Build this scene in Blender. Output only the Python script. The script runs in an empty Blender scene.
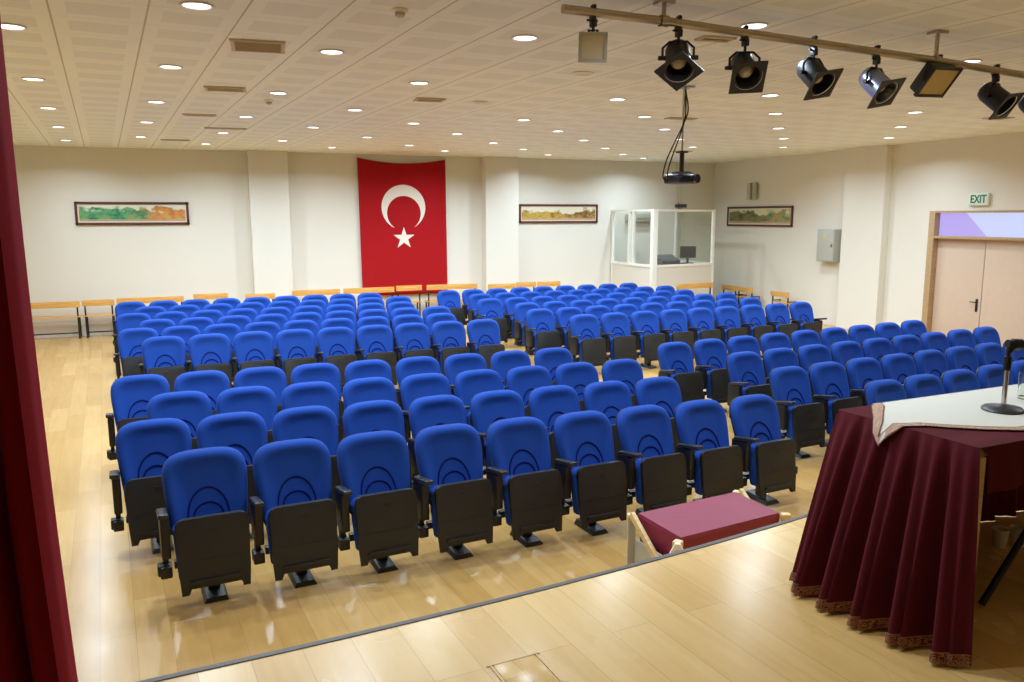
import bpy, bmesh, math, random
from mathutils import Vector, Matrix, Euler
from math import sin, cos, pi, radians

random.seed(7)
SC = bpy.context.scene
COL = SC.collection
CEIL = 3.88          # ceiling height
BACK = 18.75         # y of the back wall
SIDE = 13.40         # x of the wall with the double door
LEFT = -4.60
REAR = -3.20         # y of the wall behind the stage
STAGE = 0.80         # stage height
SKEW = radians(-5.2) # the ceiling grid and floor boards run slightly off the walls

# ------------------------------------------------------------------ materials
MATS = {}
def s2l(c):
    return tuple(((v / 12.92) if v <= 0.04045 else ((v + 0.055) / 1.055) ** 2.4) for v in [x / 255.0 for x in c])

def new_mat(name):
    m = bpy.data.materials.new(name); m.use_nodes = True
    MATS[name] = m
    nt = m.node_tree
    return m, nt, nt.nodes['Principled BSDF']

def plain(name, rgb, rough=0.5, metal=0.0, spec=0.5, bump=None, vary=0.0, vscale=8.0, sheen=0.0):
    m, nt, b = new_mat(name)
    c = s2l(rgb)
    b.inputs['Base Color'].default_value = (*c, 1)
    b.inputs['Roughness'].default_value = rough
    b.inputs['Metallic'].default_value = metal
    b.inputs['Specular IOR Level'].default_value = spec
    if sheen:
        b.inputs['Sheen Weight'].default_value = sheen
        b.inputs['Sheen Roughness'].default_value = 0.4
        b.inputs['Sheen Tint'].default_value = (*[min(1, v * 2 + .1) for v in c], 1)
    tc = nt.nodes.new('ShaderNodeTexCoord')
    if vary:
        n = nt.nodes.new('ShaderNodeTexNoise'); n.inputs['Scale'].default_value = vscale; n.inputs['Detail'].default_value = 3
        r = nt.nodes.new('ShaderNodeValToRGB')
        r.color_ramp.elements[0].position = .3; r.color_ramp.elements[1].position = .7
        r.color_ramp.elements[0].color = (*[v * (1 - vary) for v in c], 1)
        r.color_ramp.elements[1].color = (*[min(1, v * (1 + vary)) for v in c], 1)
        nt.links.new(tc.outputs['Object'], n.inputs['Vector'])
        nt.links.new(n.outputs['Fac'], r.inputs['Fac']); nt.links.new(r.outputs['Color'], b.inputs['Base Color'])
    if bump:
        n = nt.nodes.new('ShaderNodeTexNoise'); n.inputs['Scale'].default_value = bump[0]; n.inputs['Detail'].default_value = 2
        bp = nt.nodes.new('ShaderNodeBump'); bp.inputs['Strength'].default_value = bump[1]; bp.inputs['Distance'].default_value = .01
        nt.links.new(tc.outputs['Object'], n.inputs['Vector'])
        nt.links.new(n.outputs['Fac'], bp.inputs['Height']); nt.links.new(bp.outputs['Normal'], b.inputs['Normal'])
    return m

def emit(name, rgb, strength):
    m, nt, b = new_mat(name)
    b.inputs['Base Color'].default_value = (*s2l(rgb), 1)
    b.inputs['Emission Color'].default_value = (*s2l(rgb), 1)
    b.inputs['Emission Strength'].default_value = strength
    return m

def planks(name, cols, width, length, rough, rot):
    m, nt, b = new_mat(name)
    L = nt.links.new
    tc = nt.nodes.new('ShaderNodeTexCoord'); mp = nt.nodes.new('ShaderNodeMapping')
    mp.inputs['Rotation'].default_value = (0, 0, rot)
    L(tc.outputs['Object'], mp.inputs['Vector'])
    br = nt.nodes.new('ShaderNodeTexBrick')
    br.inputs['Scale'].default_value = 1.0
    br.inputs['Brick Width'].default_value = length; br.inputs['Row Height'].default_value = width
    br.inputs['Mortar Size'].default_value = 0.0014; br.inputs['Mortar Smooth'].default_value = .3
    br.inputs['Bias'].default_value = 0.0
    br.offset = .37; br.offset_frequency = 2
    br.inputs['Color1'].default_value = (0, 0, 0, 1); br.inputs['Color2'].default_value = (1, 1, 1, 1)
    br.inputs['Mortar'].default_value = (.5, .5, .5, 1)
    L(mp.outputs['Vector'], br.inputs['Vector'])
    # grain stretched along the boards
    mp2 = nt.nodes.new('ShaderNodeMapping'); mp2.inputs['Scale'].default_value = (.9, 9, 1)
    L(mp.outputs['Vector'], mp2.inputs['Vector'])
    n = nt.nodes.new('ShaderNodeTexNoise'); n.inputs['Scale'].default_value = 2.0; n.inputs['Detail'].default_value = 6; n.inputs['Distortion'].default_value = .6
    L(mp2.outputs['Vector'], n.inputs['Vector'])
    mix = nt.nodes.new('ShaderNodeMix'); mix.data_type = 'FLOAT'; mix.inputs[0].default_value = .58
    L(br.outputs['Color'], mix.inputs[2]); L(n.outputs['Fac'], mix.inputs[3])
    r = nt.nodes.new('ShaderNodeValToRGB')
    e = r.color_ramp.elements
    e[0].position = .25; e[0].color = (*s2l(cols[0]), 1)
    e[1].position = .75; e[1].color = (*s2l(cols[2]), 1)
    k = e.new(.5); k.color = (*s2l(cols[1]), 1)
    L(mix.outputs[0], r.inputs['Fac'])
    mj = nt.nodes.new('ShaderNodeMix'); mj.data_type = 'RGBA'
    L(br.outputs['Fac'], mj.inputs[0]); L(r.outputs['Color'], mj.inputs[6])
    mj.inputs[7].default_value = (*s2l([c * .86 for c in cols[0]]), 1)
    L(mj.outputs[2], b.inputs['Base Color'])
    b.inputs['Roughness'].default_value = rough
    n2 = nt.nodes.new('ShaderNodeTexNoise'); n2.inputs['Scale'].default_value = 3
    L(tc.outputs['Object'], n2.inputs['Vector'])
    rr = nt.nodes.new('ShaderNodeMapRange'); rr.inputs['To Min'].default_value = rough - .05; rr.inputs['To Max'].default_value = rough + .08
    L(n2.outputs['Fac'], rr.inputs['Value']); L(rr.outputs['Result'], b.inputs['Roughness'])
    return m

def woodmat(name, cols, rough=.45, scale=(1, 12, 12)):
    m, nt, b = new_mat(name); L = nt.links.new
    tc = nt.nodes.new('ShaderNodeTexCoord'); mp = nt.nodes.new('ShaderNodeMapping'); mp.inputs['Scale'].default_value = scale
    n = nt.nodes.new('ShaderNodeTexNoise'); n.inputs['Scale'].default_value = 3; n.inputs['Detail'].default_value = 4
    r = nt.nodes.new('ShaderNodeValToRGB'); e = r.color_ramp.elements
    e[0].position = .3; e[0].color = (*s2l(cols[0]), 1); e[1].position = .7; e[1].color = (*s2l(cols[1]), 1)
    L(tc.outputs['Object'], mp.inputs['Vector']); L(mp.outputs['Vector'], n.inputs['Vector'])
    L(n.outputs['Fac'], r.inputs['Fac']); L(r.outputs['Color'], b.inputs['Base Color'])
    b.inputs['Roughness'].default_value = rough
    return m

def math_node(nt, op, a=None, b=None, va=0.0, vb=0.0):
    n = nt.nodes.new('ShaderNodeMath'); n.operation = op
    n.inputs[0].default_value = va; n.inputs[1].default_value = vb
    if a is not None: nt.links.new(a, n.inputs[0])
    if b is not None: nt.links.new(b, n.inputs[1])
    return n.outputs[0]

def ceiling_mat():
    """cream metal panels: long seams, and in every panel a row of greyer perforated fields"""
    m, nt, b = new_mat('ceiling_panels'); L = nt.links.new
    tc = nt.nodes.new('ShaderNodeTexCoord'); mp = nt.nodes.new('ShaderNodeMapping')
    mp.inputs['Rotation'].default_value = (0, 0, SKEW); mp.inputs['Location'].default_value = (.23, .27, 0)
    L(tc.outputs['Object'], mp.inputs['Vector'])
    sp = nt.nodes.new('ShaderNodeSeparateXYZ'); L(mp.outputs['Vector'], sp.inputs[0])
    fx = math_node(nt, 'FRACT', math_node(nt, 'DIVIDE', sp.outputs['X'], vb=.61))
    fy = math_node(nt, 'FRACT', math_node(nt, 'DIVIDE', sp.outputs['Y'], vb=.59))
    ax = math_node(nt, 'ABSOLUTE', math_node(nt, 'SUBTRACT', fx, vb=.5))   # 0 middle .5 seam
    ay = math_node(nt, 'ABSOLUTE', math_node(nt, 'SUBTRACT', fy, vb=.5))
    inx = math_node(nt, 'LESS_THAN', ax, vb=.33); iny = math_node(nt, 'LESS_THAN', ay, vb=.30)
    field = math_node(nt, 'MULTIPLY', inx, iny)
    seam = math_node(nt, 'GREATER_THAN', ax, vb=.489)
    cross = math_node(nt, 'GREATER_THAN', ay, vb=.494)
    m1 = nt.nodes.new('ShaderNodeMix'); m1.data_type = 'RGBA'; L(field, m1.inputs[0])
    m1.inputs[6].default_value = (*s2l((240, 242, 233)), 1); m1.inputs[7].default_value = (*s2l((229, 231, 222)), 1)
    m2 = nt.nodes.new('ShaderNodeMix'); m2.data_type = 'RGBA'; L(seam, m2.inputs[0]); L(m1.outputs[2], m2.inputs[6])
    m2.inputs[7].default_value = (*s2l((188, 176, 150)), 1)
    m3 = nt.nodes.new('ShaderNodeMix'); m3.data_type = 'RGBA'; L(math_node(nt, 'MULTIPLY', cross, vb=.35), m3.inputs[0]); L(m2.outputs[2], m3.inputs[6])
    m3.inputs[7].default_value = (*s2l((165, 152, 128)), 1)
    L(m3.outputs[2], b.inputs['Base Color'])
    b.inputs['Roughness'].default_value = .6
    return m

def embroidery(name, ground, thread, scale):
    m, nt, b = new_mat(name); L = nt.links.new
    tc = nt.nodes.new('ShaderNodeTexCoord')
    v = nt.nodes.new('ShaderNodeTexVoronoi'); v.inputs['Scale'].default_value = scale; v.inputs['Randomness'].default_value = .55
    L(tc.outputs['UV'], v.inputs['Vector'])
    sp = nt.nodes.new('ShaderNodeSeparateXYZ'); L(tc.outputs['UV'], sp.inputs[0])
    r = nt.nodes.new('ShaderNodeValToRGB'); r.color_ramp.interpolation = 'CONSTANT'; e = r.color_ramp.elements
    e[0].position = 0; e[0].color = (*s2l(thread), 1); e[1].position = .2; e[1].color = (*s2l(ground), 1)
    k = e.new(.38); k.color = (*s2l(thread), 1); k = e.new(.52); k.color = (*s2l(ground), 1)
    L(v.outputs['Distance'], r.inputs['Fac'])
    edge = math_node(nt, 'GREATER_THAN', math_node(nt, 'ABSOLUTE', math_node(nt, 'SUBTRACT', sp.outputs['Y'], vb=.5)), vb=.40)
    mx = nt.nodes.new('ShaderNodeMix'); mx.data_type = 'RGBA'; L(edge, mx.inputs[0]); L(r.outputs['Color'], mx.inputs[6])
    mx.inputs[7].default_value = (*s2l([.8 * t for t in thread]), 1)
    L(mx.outputs[2], b.inputs['Base Color']); b.inputs['Roughness'].default_value = .7
    return m

def painting(name, left, right, sky, seed, horizon=.8):
    """a loose landscape: a strip of sky, foliage patches that change from one end to the other, a pale path along the bottom"""
    m, nt, b = new_mat(name); L = nt.links.new
    tc = nt.nodes.new('ShaderNodeTexCoord'); mp = nt.nodes.new('ShaderNodeMapping')
    mp.inputs['Location'].default_value = (seed, seed * .7, seed * .3); mp.inputs['Scale'].default_value = (7, 1.6, 1)
    L(tc.outputs['UV'], mp.inputs['Vector'])
    n = nt.nodes.new('ShaderNodeTexNoise'); n.inputs['Scale'].default_value = 1.5; n.inputs['Detail'].default_value = 5; n.inputs['Roughness'].default_value = .7
    L(mp.outputs['Vector'], n.inputs['Vector'])
    def ramp(cols):
        r = nt.nodes.new('ShaderNodeValToRGB'); e = r.color_ramp.elements
        e[0].position = .32; e[0].color = (*s2l(cols[0]), 1); e[1].position = .68; e[1].color = (*s2l(cols[-1]), 1)
        for i, c in enumerate(cols[1:-1]):
            k = e.new(.32 + .36 * (i + 1) / (len(cols) - 1)); k.color = (*s2l(c), 1)
        L(n.outputs['Fac'], r.inputs['Fac']); return r.outputs['Color']
    sp = nt.nodes.new('ShaderNodeSeparateXYZ'); L(tc.outputs['UV'], sp.inputs[0])
    n2 = nt.nodes.new('ShaderNodeTexNoise'); n2.inputs['Scale'].default_value = 1.2; n2.inputs['Detail'].default_value = 4
    L(mp.outputs['Vector'], n2.inputs['Vector'])
    wob = math_node(nt, 'MULTIPLY', math_node(nt, 'SUBTRACT', n2.outputs['Fac'], vb=.5), vb=1.6)
    side = nt.nodes.new('ShaderNodeMapRange'); side.inputs['From Min'].default_value = .50; side.inputs['From Max'].default_value = .72
    L(math_node(nt, 'ADD', sp.outputs['X'], math_node(nt, 'MULTIPLY', wob, vb=.4)), side.inputs['Value'])
    m0 = nt.nodes.new('ShaderNodeMix'); m0.data_type = 'RGBA'; L(side.outputs['Result'], m0.inputs[0]); L(ramp(left), m0.inputs[6]); L(ramp(right), m0.inputs[7])
    g = nt.nodes.new('ShaderNodeMapRange'); g.inputs['From Min'].default_value = horizon; g.inputs['From Max'].default_value = horizon + .15
    L(math_node(nt, 'ADD', sp.outputs['Y'], wob), g.inputs['Value'])
    mx = nt.nodes.new('ShaderNodeMix'); mx.data_type = 'RGBA'; L(g.outputs['Result'], mx.inputs[0]); L(m0.outputs[2], mx.inputs[6])
    mx.inputs[7].default_value = (*s2l(sky), 1)
    low = math_node(nt, 'LESS_THAN', math_node(nt, 'ADD', sp.outputs['Y'], math_node(nt, 'MULTIPLY', wob, vb=.15)), vb=.12)
    mx2 = nt.nodes.new('ShaderNodeMix'); mx2.data_type = 'RGBA'; L(math_node(nt, 'MULTIPLY', low, vb=.7), mx2.inputs[0]); L(mx.outputs[2], mx2.inputs[6])
    mx2.inputs[7].default_value = (*s2l((190, 160, 140)), 1)
    L(mx2.outputs[2], b.inputs['Base Color']); b.inputs['Roughness'].default_value = .5
    return m

def glassmat(name, tint=(240, 248, 244), rough=.0):
    m, nt, b = new_mat(name)
    b.inputs['Base Color'].default_value = (*s2l(tint), 1)
    b.inputs['Transmission Weight'].default_value = 1.0
    b.inputs['Roughness'].default_value = rough
    b.inputs['IOR'].default_value = 1.45
    return m

M_WALL = plain('wall_paint', (222, 218, 207), .75)
M_CEIL = ceiling_mat()
M_FLOOR = planks('hall_laminate', ((178, 138, 78), (188, 149, 89), (197, 160, 102)), .19, 1.25, .21, SKEW + pi / 2)
M_STAGE = planks('stage_laminate', ((220, 178, 110), (230, 190, 122), (238, 203, 139)), .19, 1.25, .24, SKEW + pi / 2)
M_BLUE = plain('blue_upholstery', (25, 66, 152), .85, bump=(260, .12), sheen=.35, spec=.2)
M_SEAM = plain('dark_blue_seam', (12, 26, 96), .9, spec=.1)
M_BLACK = plain('black_plastic', (25, 25, 26), .5, bump=(300, .06))
M_ARM = plain('armrest_plastic', (34, 34, 36), .38)
M_STEEL = plain('black_steel', (22, 22, 24), .45)
M_BENCHW = woodmat('bench_wood', ((202, 148, 72), (224, 174, 98)))
M_PINE = woodmat('pale_pine', ((208, 176, 118), (228, 204, 152)))
M_RED = plain('red_flag_cloth', (164, 16, 24), .8, spec=.2, sheen=.15)
M_WHITEC = plain('white_flag_cloth', (232, 224, 214), .8, spec=.2)
M_FRAME = woodmat('dark_red_wood', ((78, 36, 28), (100, 50, 40)))
M_MOUNT = plain('cream_mount', (226, 214, 192), .8)
M_WHITE = plain('white_enamel', (236, 234, 226), .4)
M_PANEL = plain('cream_board', (222, 216, 204), .6)
M_GLASS = glassmat('clear_glass')
def pane_mat(name):
    m, nt, b = new_mat(name)
    nt.nodes.remove(b)
    t = nt.nodes.new('ShaderNodeBsdfTransparent'); t.inputs['Color'].default_value = (.95, .97, .955, 1)
    g = nt.nodes.new('ShaderNodeBsdfGlossy'); g.inputs['Roughness'].default_value = .02
    mx = nt.nodes.new('ShaderNodeMixShader'); mx.inputs[0].default_value = .05
    nt.links.new(t.outputs[0], mx.inputs[1]); nt.links.new(g.outputs[0], mx.inputs[2])
    nt.links.new(mx.outputs[0], nt.nodes['Material Output'].inputs['Surface'])
    return m
M_PANE = pane_mat('window_pane')
M_MAROON = plain('maroon_velvet', (92, 26, 36), .85, bump=(180, .1), sheen=.12, spec=.15)
M_STEPC = plain('maroon_carpet', (132, 34, 64), .5, bump=(9, .25), spec=.4, vary=.06, vscale=5)
M_CURT = plain('maroon_curtain', (128, 16, 32), .85, bump=(150, .08), sheen=.1, spec=.15)
M_LINEN = plain('white_linen', (240, 238, 226), .8, bump=(120, .08))
M_HEM = embroidery('gold_hem', (84, 20, 26), (196, 140, 92), 9)
M_TRIMC = embroidery('red_gold_trim', (222, 190, 160), (138, 52, 44), 7)
M_DOOR = plain('beige_door', (206, 184, 164), .5, vary=.02)
M_DOORF = woodmat('door_frame_wood', ((170, 142, 104), (188, 160, 122)))
M_CHROME = plain('chrome', (200, 196, 190), .22, metal=1.0)
M_ALU = plain('aluminium_pipe', (186, 172, 150), .35, metal=.85)
M_GREY = plain('grey_enamel', (176, 178, 168), .45)
M_DGREY = plain('dark_grey_plastic', (62, 66, 72), .45)
M_VENT = plain('vent_slats', (196, 182, 156), .6)
M_VENTD = plain('vent_recess', (128, 114, 92), .8)
M_NAVY = plain('dark_navy_plastic', (24, 28, 48), .3)
M_SCREEN = plain('dark_screen', (48, 50, 52), .2)
M_LAMPG = plain('lamp_reflector', (226, 196, 132), .25, metal=.7)
M_DIFF = plain('frosted_flood_glass', (206, 196, 168), .35)
M_FOIL = plain('bare_metal_can', (150, 160, 190), .3, metal=.9)
M_NOSE = plain('stage_nosing', (92, 88, 88), .5)
M_LIT = emit('lit_lamp_glass', (246, 244, 255), 5.0)
M_OFF = plain('unlit_lamp_glass', (196, 184, 150), .3)
M_RING = plain('white_lamp_ring', (232, 226, 214), .4)
M_PAPER = plain('white_paper', (236, 236, 232), .7)
M_GREEN = plain('exit_green', (14, 116, 84), .5)
M_EXITW = plain('exit_white', (214, 226, 214), .4)
M_HATCH = plain('floor_hatch_lid', (226, 190, 136), .4)

# ------------------------------------------------------------------ mesh helpers
class MB:
    def __init__(self):
        self.bm = bmesh.new(); self.uv = None
    def box(self, c, s, rot=None, bevel=0.0, seg=2, mi=0):
        g = bmesh.ops.create_cube(self.bm, size=1.0)
        vs = g['verts']
        bmesh.ops.scale(self.bm, vec=s, verts=vs)
        if bevel:
            es = list({e for v in vs for e in v.link_edges})
            r = bmesh.ops.bevel(self.bm, geom=es, offset=bevel, segments=seg, affect='EDGES', profile=.6)
            vs = list({v for f in r['faces'] for v in f.verts} | {v for v in vs if v.is_valid})
        if rot is not None:
            bmesh.ops.rotate(self.bm, cent=(0, 0, 0), matrix=rot.to_matrix() if isinstance(rot, Euler) else rot, verts=vs)
        bmesh.ops.translate(self.bm, vec=c, verts=vs)
        for f in {f for v in vs for f in v.link_faces}: f.material_index = mi
        return vs
    def tube(self, pts, r, n=10, mi=0, cap=True, closed=False):
        pts = [Vector(p) for p in pts]; rings = []
        rs = r if isinstance(r, (list, tuple)) else [r] * len(pts)
        prev = None
        for i, p in enumerate(pts):
            a = pts[i - 1] if (i > 0 or closed) else p
            b = pts[(i + 1) % len(pts)] if (i < len(pts) - 1 or closed) else p
            t = (b - a).normalized()
            if prev is None:
                ref = Vector((0, 0, 1)) if abs(t.z) < .9 else Vector((1, 0, 0))
                u = t.cross(ref).normalized()
            else:
                u = (prev - t * prev.dot(t)).normalized()
            prev = u; v = t.cross(u)
            rings.append([self.bm.verts.new(p + (u * cos(2 * pi * k / n) + v * sin(2 * pi * k / n)) * rs[i]) for k in range(n)])
        m = len(rings)
        for i in range(m if closed else m - 1):
            A, B = rings[i], rings[(i + 1) % m]
            for k in range(n):
                f = self.bm.faces.new((A[k], A[(k + 1) % n], B[(k + 1) % n], B[k])); f.material_index = mi
        if cap and not closed:
            for rg in (rings[0][::-1], rings[-1]):
                f = self.bm.faces.new(rg); f.material_index = mi
    def lathe(self, prof, n=24, axis='Z', c=(0, 0, 0), mi=0):
        """prof: list of (radius, height)"""
        rings = []
        for (r, h) in prof:
            if r < 1e-6:
                rings.append([self.bm.verts.new(self._ax(0, 0, h, axis, c))])
            else:
                rings.append([self.bm.verts.new(self._ax(r * cos(2 * pi * k / n), r * sin(2 * pi * k / n), h, axis, c)) for k in range(n)])
        for A, B in zip(rings, rings[1:]):
            for k in range(n):
                a0, a1 = A[k % len(A)], A[(k + 1) % len(A)]
                b0, b1 = B[k % len(B)], B[(k + 1) % len(B)]
                vs = []
                for v in (a0, a1, b1, b0):
                    if v not in vs: vs.append(v)
                if len(vs) >= 3:
                    f = self.bm.faces.new(vs); f.material_index = mi
    @staticmethod
    def _ax(x, y, h, axis, c):
        v = {'Z': (x, y, h), 'Y': (x, h, y), 'X': (h, x, y)}[axis]
        return (v[0] + c[0], v[1] + c[1], v[2] + c[2])
    def prism(self, outline, y0, y1, plane='XZ', mi=0, bevel=0.0):
        """outline of 2-D points extruded along the third axis"""
        def P(a, b, d): return {'XZ': (a, d, b), 'XY': (a, b, d), 'YZ': (d, a, b)}[plane]
        A = [self.bm.verts.new(P(a, b, y0)) for a, b in outline]
        B = [self.bm.verts.new(P(a, b, y1)) for a, b in outline]
        n = len(A); fs = []
        for k in range(n):
            fs.append(self.bm.faces.new((A[k], A[(k + 1) % n], B[(k + 1) % n], B[k])))
        fa = self.bm.faces.new(A[::-1]); fb = self.bm.faces.new(B)
        if bevel:
            bmesh.ops.bevel(self.bm, geom=list(fa.edges) + list(fb.edges), offset=bevel, segments=2, affect='EDGES', profile=.6)
        for f in self.bm.faces:
            if f.index == -1: f.material_index = mi
        for v in A + B: pass
        return A + B
    def grid(self, rows, mi=0, uv=False, flip=False):
        """rows: list of lists of points"""
        V = [[self.bm.verts.new(p) for p in r] for r in rows]
        lay = self.bm.loops.layers.uv.verify() if uv else None
        R, C = len(V), len(V[0])
        for i in range(R - 1):
            for j in range(C - 1):
                q = [V[i][j], V[i][j + 1], V[i + 1][j + 1], V[i + 1][j]]
                w = [(j, i), (j + 1, i), (j + 1, i + 1), (j, i + 1)]
                if flip: q.reverse(); w.reverse()
                f = self.bm.faces.new(q); f.material_index = mi
                if uv:
                    for lp, (a, b) in zip(f.loops, w):
                        lp[lay].uv = uv(a / (C - 1), b / (R - 1))
        return V
    def build(self, name, mats, parent=None, smooth=True, angle=40, normals=True):
        if normals: bmesh.ops.recalc_face_normals(self.bm, faces=self.bm.faces)
        me = bpy.data.meshes.new(name); self.bm.to_mesh(me); self.bm.free()
        for m in (mats if isinstance(mats, (list, tuple)) else [mats]): me.materials.append(m)
        if smooth:
            me.polygons.foreach_set('use_smooth', [True] * len(me.polygons)); me.set_sharp_from_angle(angle=radians(angle))
        o = bpy.data.objects.new(name, me); COL.objects.link(o)
        if parent: o.parent = parent
        return o

def empty(name, loc=(0, 0, 0), rz=0.0):
    o = bpy.data.objects.new(name, None); COL.objects.link(o)
    o.empty_display_size = .1
    o.location = loc; o.rotation_euler = (0, 0, rz)
    return o

def tag(o, label=None, cat=None, group=None, kind=None):
    if label: o['label'] = label
    if cat: o['category'] = cat
    if group: o['group'] = group
    if kind: o['kind'] = kind
    return o

def copy_tree(o, parent=None):
    c = o.copy(); COL.objects.link(c)
    if parent: c.parent = parent
    for ch in list(o.children): copy_tree(ch, c)
    return c

def struct(name, mb, mat, **k):
    o = mb.build(name, mat, smooth=k.pop('smooth', False)); o['kind'] = 'structure'; return o

ORD = ['first', 'second', 'third', 'fourth', 'fifth', 'sixth', 'seventh', 'eighth', 'ninth', 'tenth', 'eleventh', 'twelfth']

# ------------------------------------------------------------------ camera
R_ = Vector((0.929823, -0.368008, 0)); 
yaw, pitch, roll = radians(21.592765644765983), radians(8.838135395217272), radians(0.1407985886668715)
fwd = Vector((sin(yaw) * cos(pitch), cos(yaw) * cos(pitch), -sin(pitch)))
rgt0 = Vector((cos(yaw), -sin(yaw), 0)); up0 = rgt0.cross(fwd)
rgt = rgt0 * cos(roll) - up0 * sin(roll) * -1
rgt = rgt0 * cos(roll) - up0 * sin(roll)
upv = rgt0 * sin(roll) + up0 * cos(roll)
cd = bpy.data.cameras.new('camera'); cam = bpy.data.objects.new('camera', cd); COL.objects.link(cam)
cd.sensor_width = 36; cd.lens = 800 / 1024 * 36; cd.clip_start = .05; cd.clip_end = 100
EYE = Vector((0, 0, 2.45597))
mw = Matrix.Identity(4)
for i, v in enumerate((rgt, upv, -fwd)):
    mw[0][i], mw[1][i], mw[2][i] = v
mw.translation = EYE
cam.matrix_world = mw
SC.camera = cam

# ------------------------------------------------------------------ room shell
m = MB(); m.box(((LEFT + SIDE) / 2, (REAR + BACK) / 2, -.1), (SIDE - LEFT + .8, BACK - REAR + .8, .2)); struct('floor', m, M_FLOOR)
m = MB(); m.box(((LEFT + SIDE) / 2, (REAR + BACK) / 2, CEIL + .1), (SIDE - LEFT + .8, BACK - REAR + .8, .2)); struct('ceiling', m, M_CEIL)
m = MB(); m.box(((LEFT + SIDE) / 2, BACK + .1, CEIL / 2), (SIDE - LEFT, .2, CEIL)); struct('wall_back', m, M_WALL)
m = MB(); m.box((LEFT - .1, (REAR + BACK) / 2, CEIL / 2), (.2, BACK - REAR + .4, CEIL)); struct('wall_left', m, M_WALL)
m = MB(); m.box(((LEFT + SIDE) / 2, REAR - .1, CEIL / 2), (SIDE - LEFT, .2, CEIL)); struct('wall_front', m, M_WALL)
# right wall with the door opening (y 9.40..11.66, up to z 2.53)
DY0, DY1, DZ = 9.36, 11.68, 2.545
m = MB()
m.box((SIDE + .1, (REAR - .2 + DY0) / 2, CEIL / 2), (.2, DY0 - REAR + .2, CEIL))
m.box((SIDE + .1, (DY1 + BACK + .2) / 2, CEIL / 2), (.2, BACK + .2 - DY1, CEIL))
m.box((SIDE + .1, (DY0 + DY1) / 2, (DZ + CEIL) / 2), (.2, DY1 - DY0, CEIL - DZ))
struct('wall_right', m, M_WALL)
# wall behind the opening so the corridor is closed
m = MB(); m.box((SIDE + .36, (DY0 + DY1) / 2, DZ / 2), (.1, DY1 - DY0 + .4, DZ + .3)); struct('wall_corridor', m, M_WALL)
for i, (x0, x1) in enumerate(((1.205, 2.03), (6.63, 7.49))):
    m = MB(); m.box(((x0 + x1) / 2, BACK - .15, CEIL / 2), (x1 - x0, .3, CEIL), bevel=.012); struct('wall_pillar_%d' % (i + 1), m, M_WALL)
m = MB(); m.box((SIDE - .09, (12.67 + 13.78) / 2, CEIL / 2), (.18, 1.11, CEIL), bevel=.012); struct('wall_pillar_3', m, M_WALL)

# stage: a curved front edge
def stage_y(x):
    if x < -.3: return 2.955 - .0 * x
    if x > 4.2: return 3.56 + .12 * (x - 4.2)
    return 2.965 + .045 * (x + .3) + .0215 * (x + .3) ** 2
m = MB()
xs = [LEFT + .005 + (SIDE - .01 - LEFT) * i / 60 for i in range(61)]
out = [(x, stage_y(x)) for x in xs]
m.prism([(LEFT + .005, REAR + .005)] + [(SIDE - .005, REAR + .005)] + out[::-1], 0.001, STAGE, 'XY')
o = struct('stage_floor', m, M_STAGE)
m = MB()
for a, b in ((-.012, 0), ):
    rows = []
    for x in xs:
        y = stage_y(x)
        rows.append([(x, y + .010, STAGE - .03), (x, y + .010, STAGE + .004), (x, y - .016, STAGE + .004), (x, y - .018, STAGE + .0005)])
    m.grid(rows)
o = struct('trim_1', m, M_NOSE)

# ------------------------------------------------------------------ the door
d = empty('door_1', (SIDE, (DY0 + DY1) / 2, 0)); d['kind'] = 'structure'
def at_door(o): o.matrix_parent_inverse = d.matrix_basis.inverted(); return o
m = MB()
m.box((SIDE + .06, DY1 - .065, DZ / 2), (.16, .13, DZ), bevel=.006)
m.box((SIDE + .06, DY0 + .065, DZ / 2), (.16, .13, DZ), bevel=.006)
m.box((SIDE + .06, (DY0 + DY1) / 2, DZ - .02), (.16, DY1 - DY0 - .26, .04))
m.box((SIDE + .05, (DY0 + DY1) / 2, 2.045), (.16, DY1 - DY0 - .26, .05), bevel=.005)
at_door(m.build('door_frame', M_DOORF, d))
for k, (a, b) in enumerate(((10.525, 11.548), (9.492, 10.515))):
    m = MB(); m.box((SIDE + .13, (a + b) / 2, 1.01), (.045, b - a - .004, 2.02), bevel=.004)
    leaf = at_door(m.build('door_leaf', M_DOOR, d))
    if k == 0:
        m = MB()
        m.box((SIDE + .100, 10.60, .80), (.012, .045, .24), bevel=.004)
        m.tube([(SIDE + .10, 10.60, .86), (SIDE + .055, 10.60, .86), (SIDE + .05, 10.62, .86), (SIDE + .05, 10.71, .86)], .009, 8)
        h = m.build('door_handle', M_STEEL, leaf); h.matrix_parent_inverse = Matrix.Identity(4)
m = MB(); m.box((SIDE + .13, (DY0 + DY1) / 2, 2.285), (.012, DY1 - DY0 - .26, .435))
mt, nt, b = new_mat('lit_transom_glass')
tc = nt.nodes.new('ShaderNodeTexCoord'); sp = nt.nodes.new('ShaderNodeSeparateXYZ'); nt.links.new(tc.outputs['Object'], sp.inputs[0])
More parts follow.
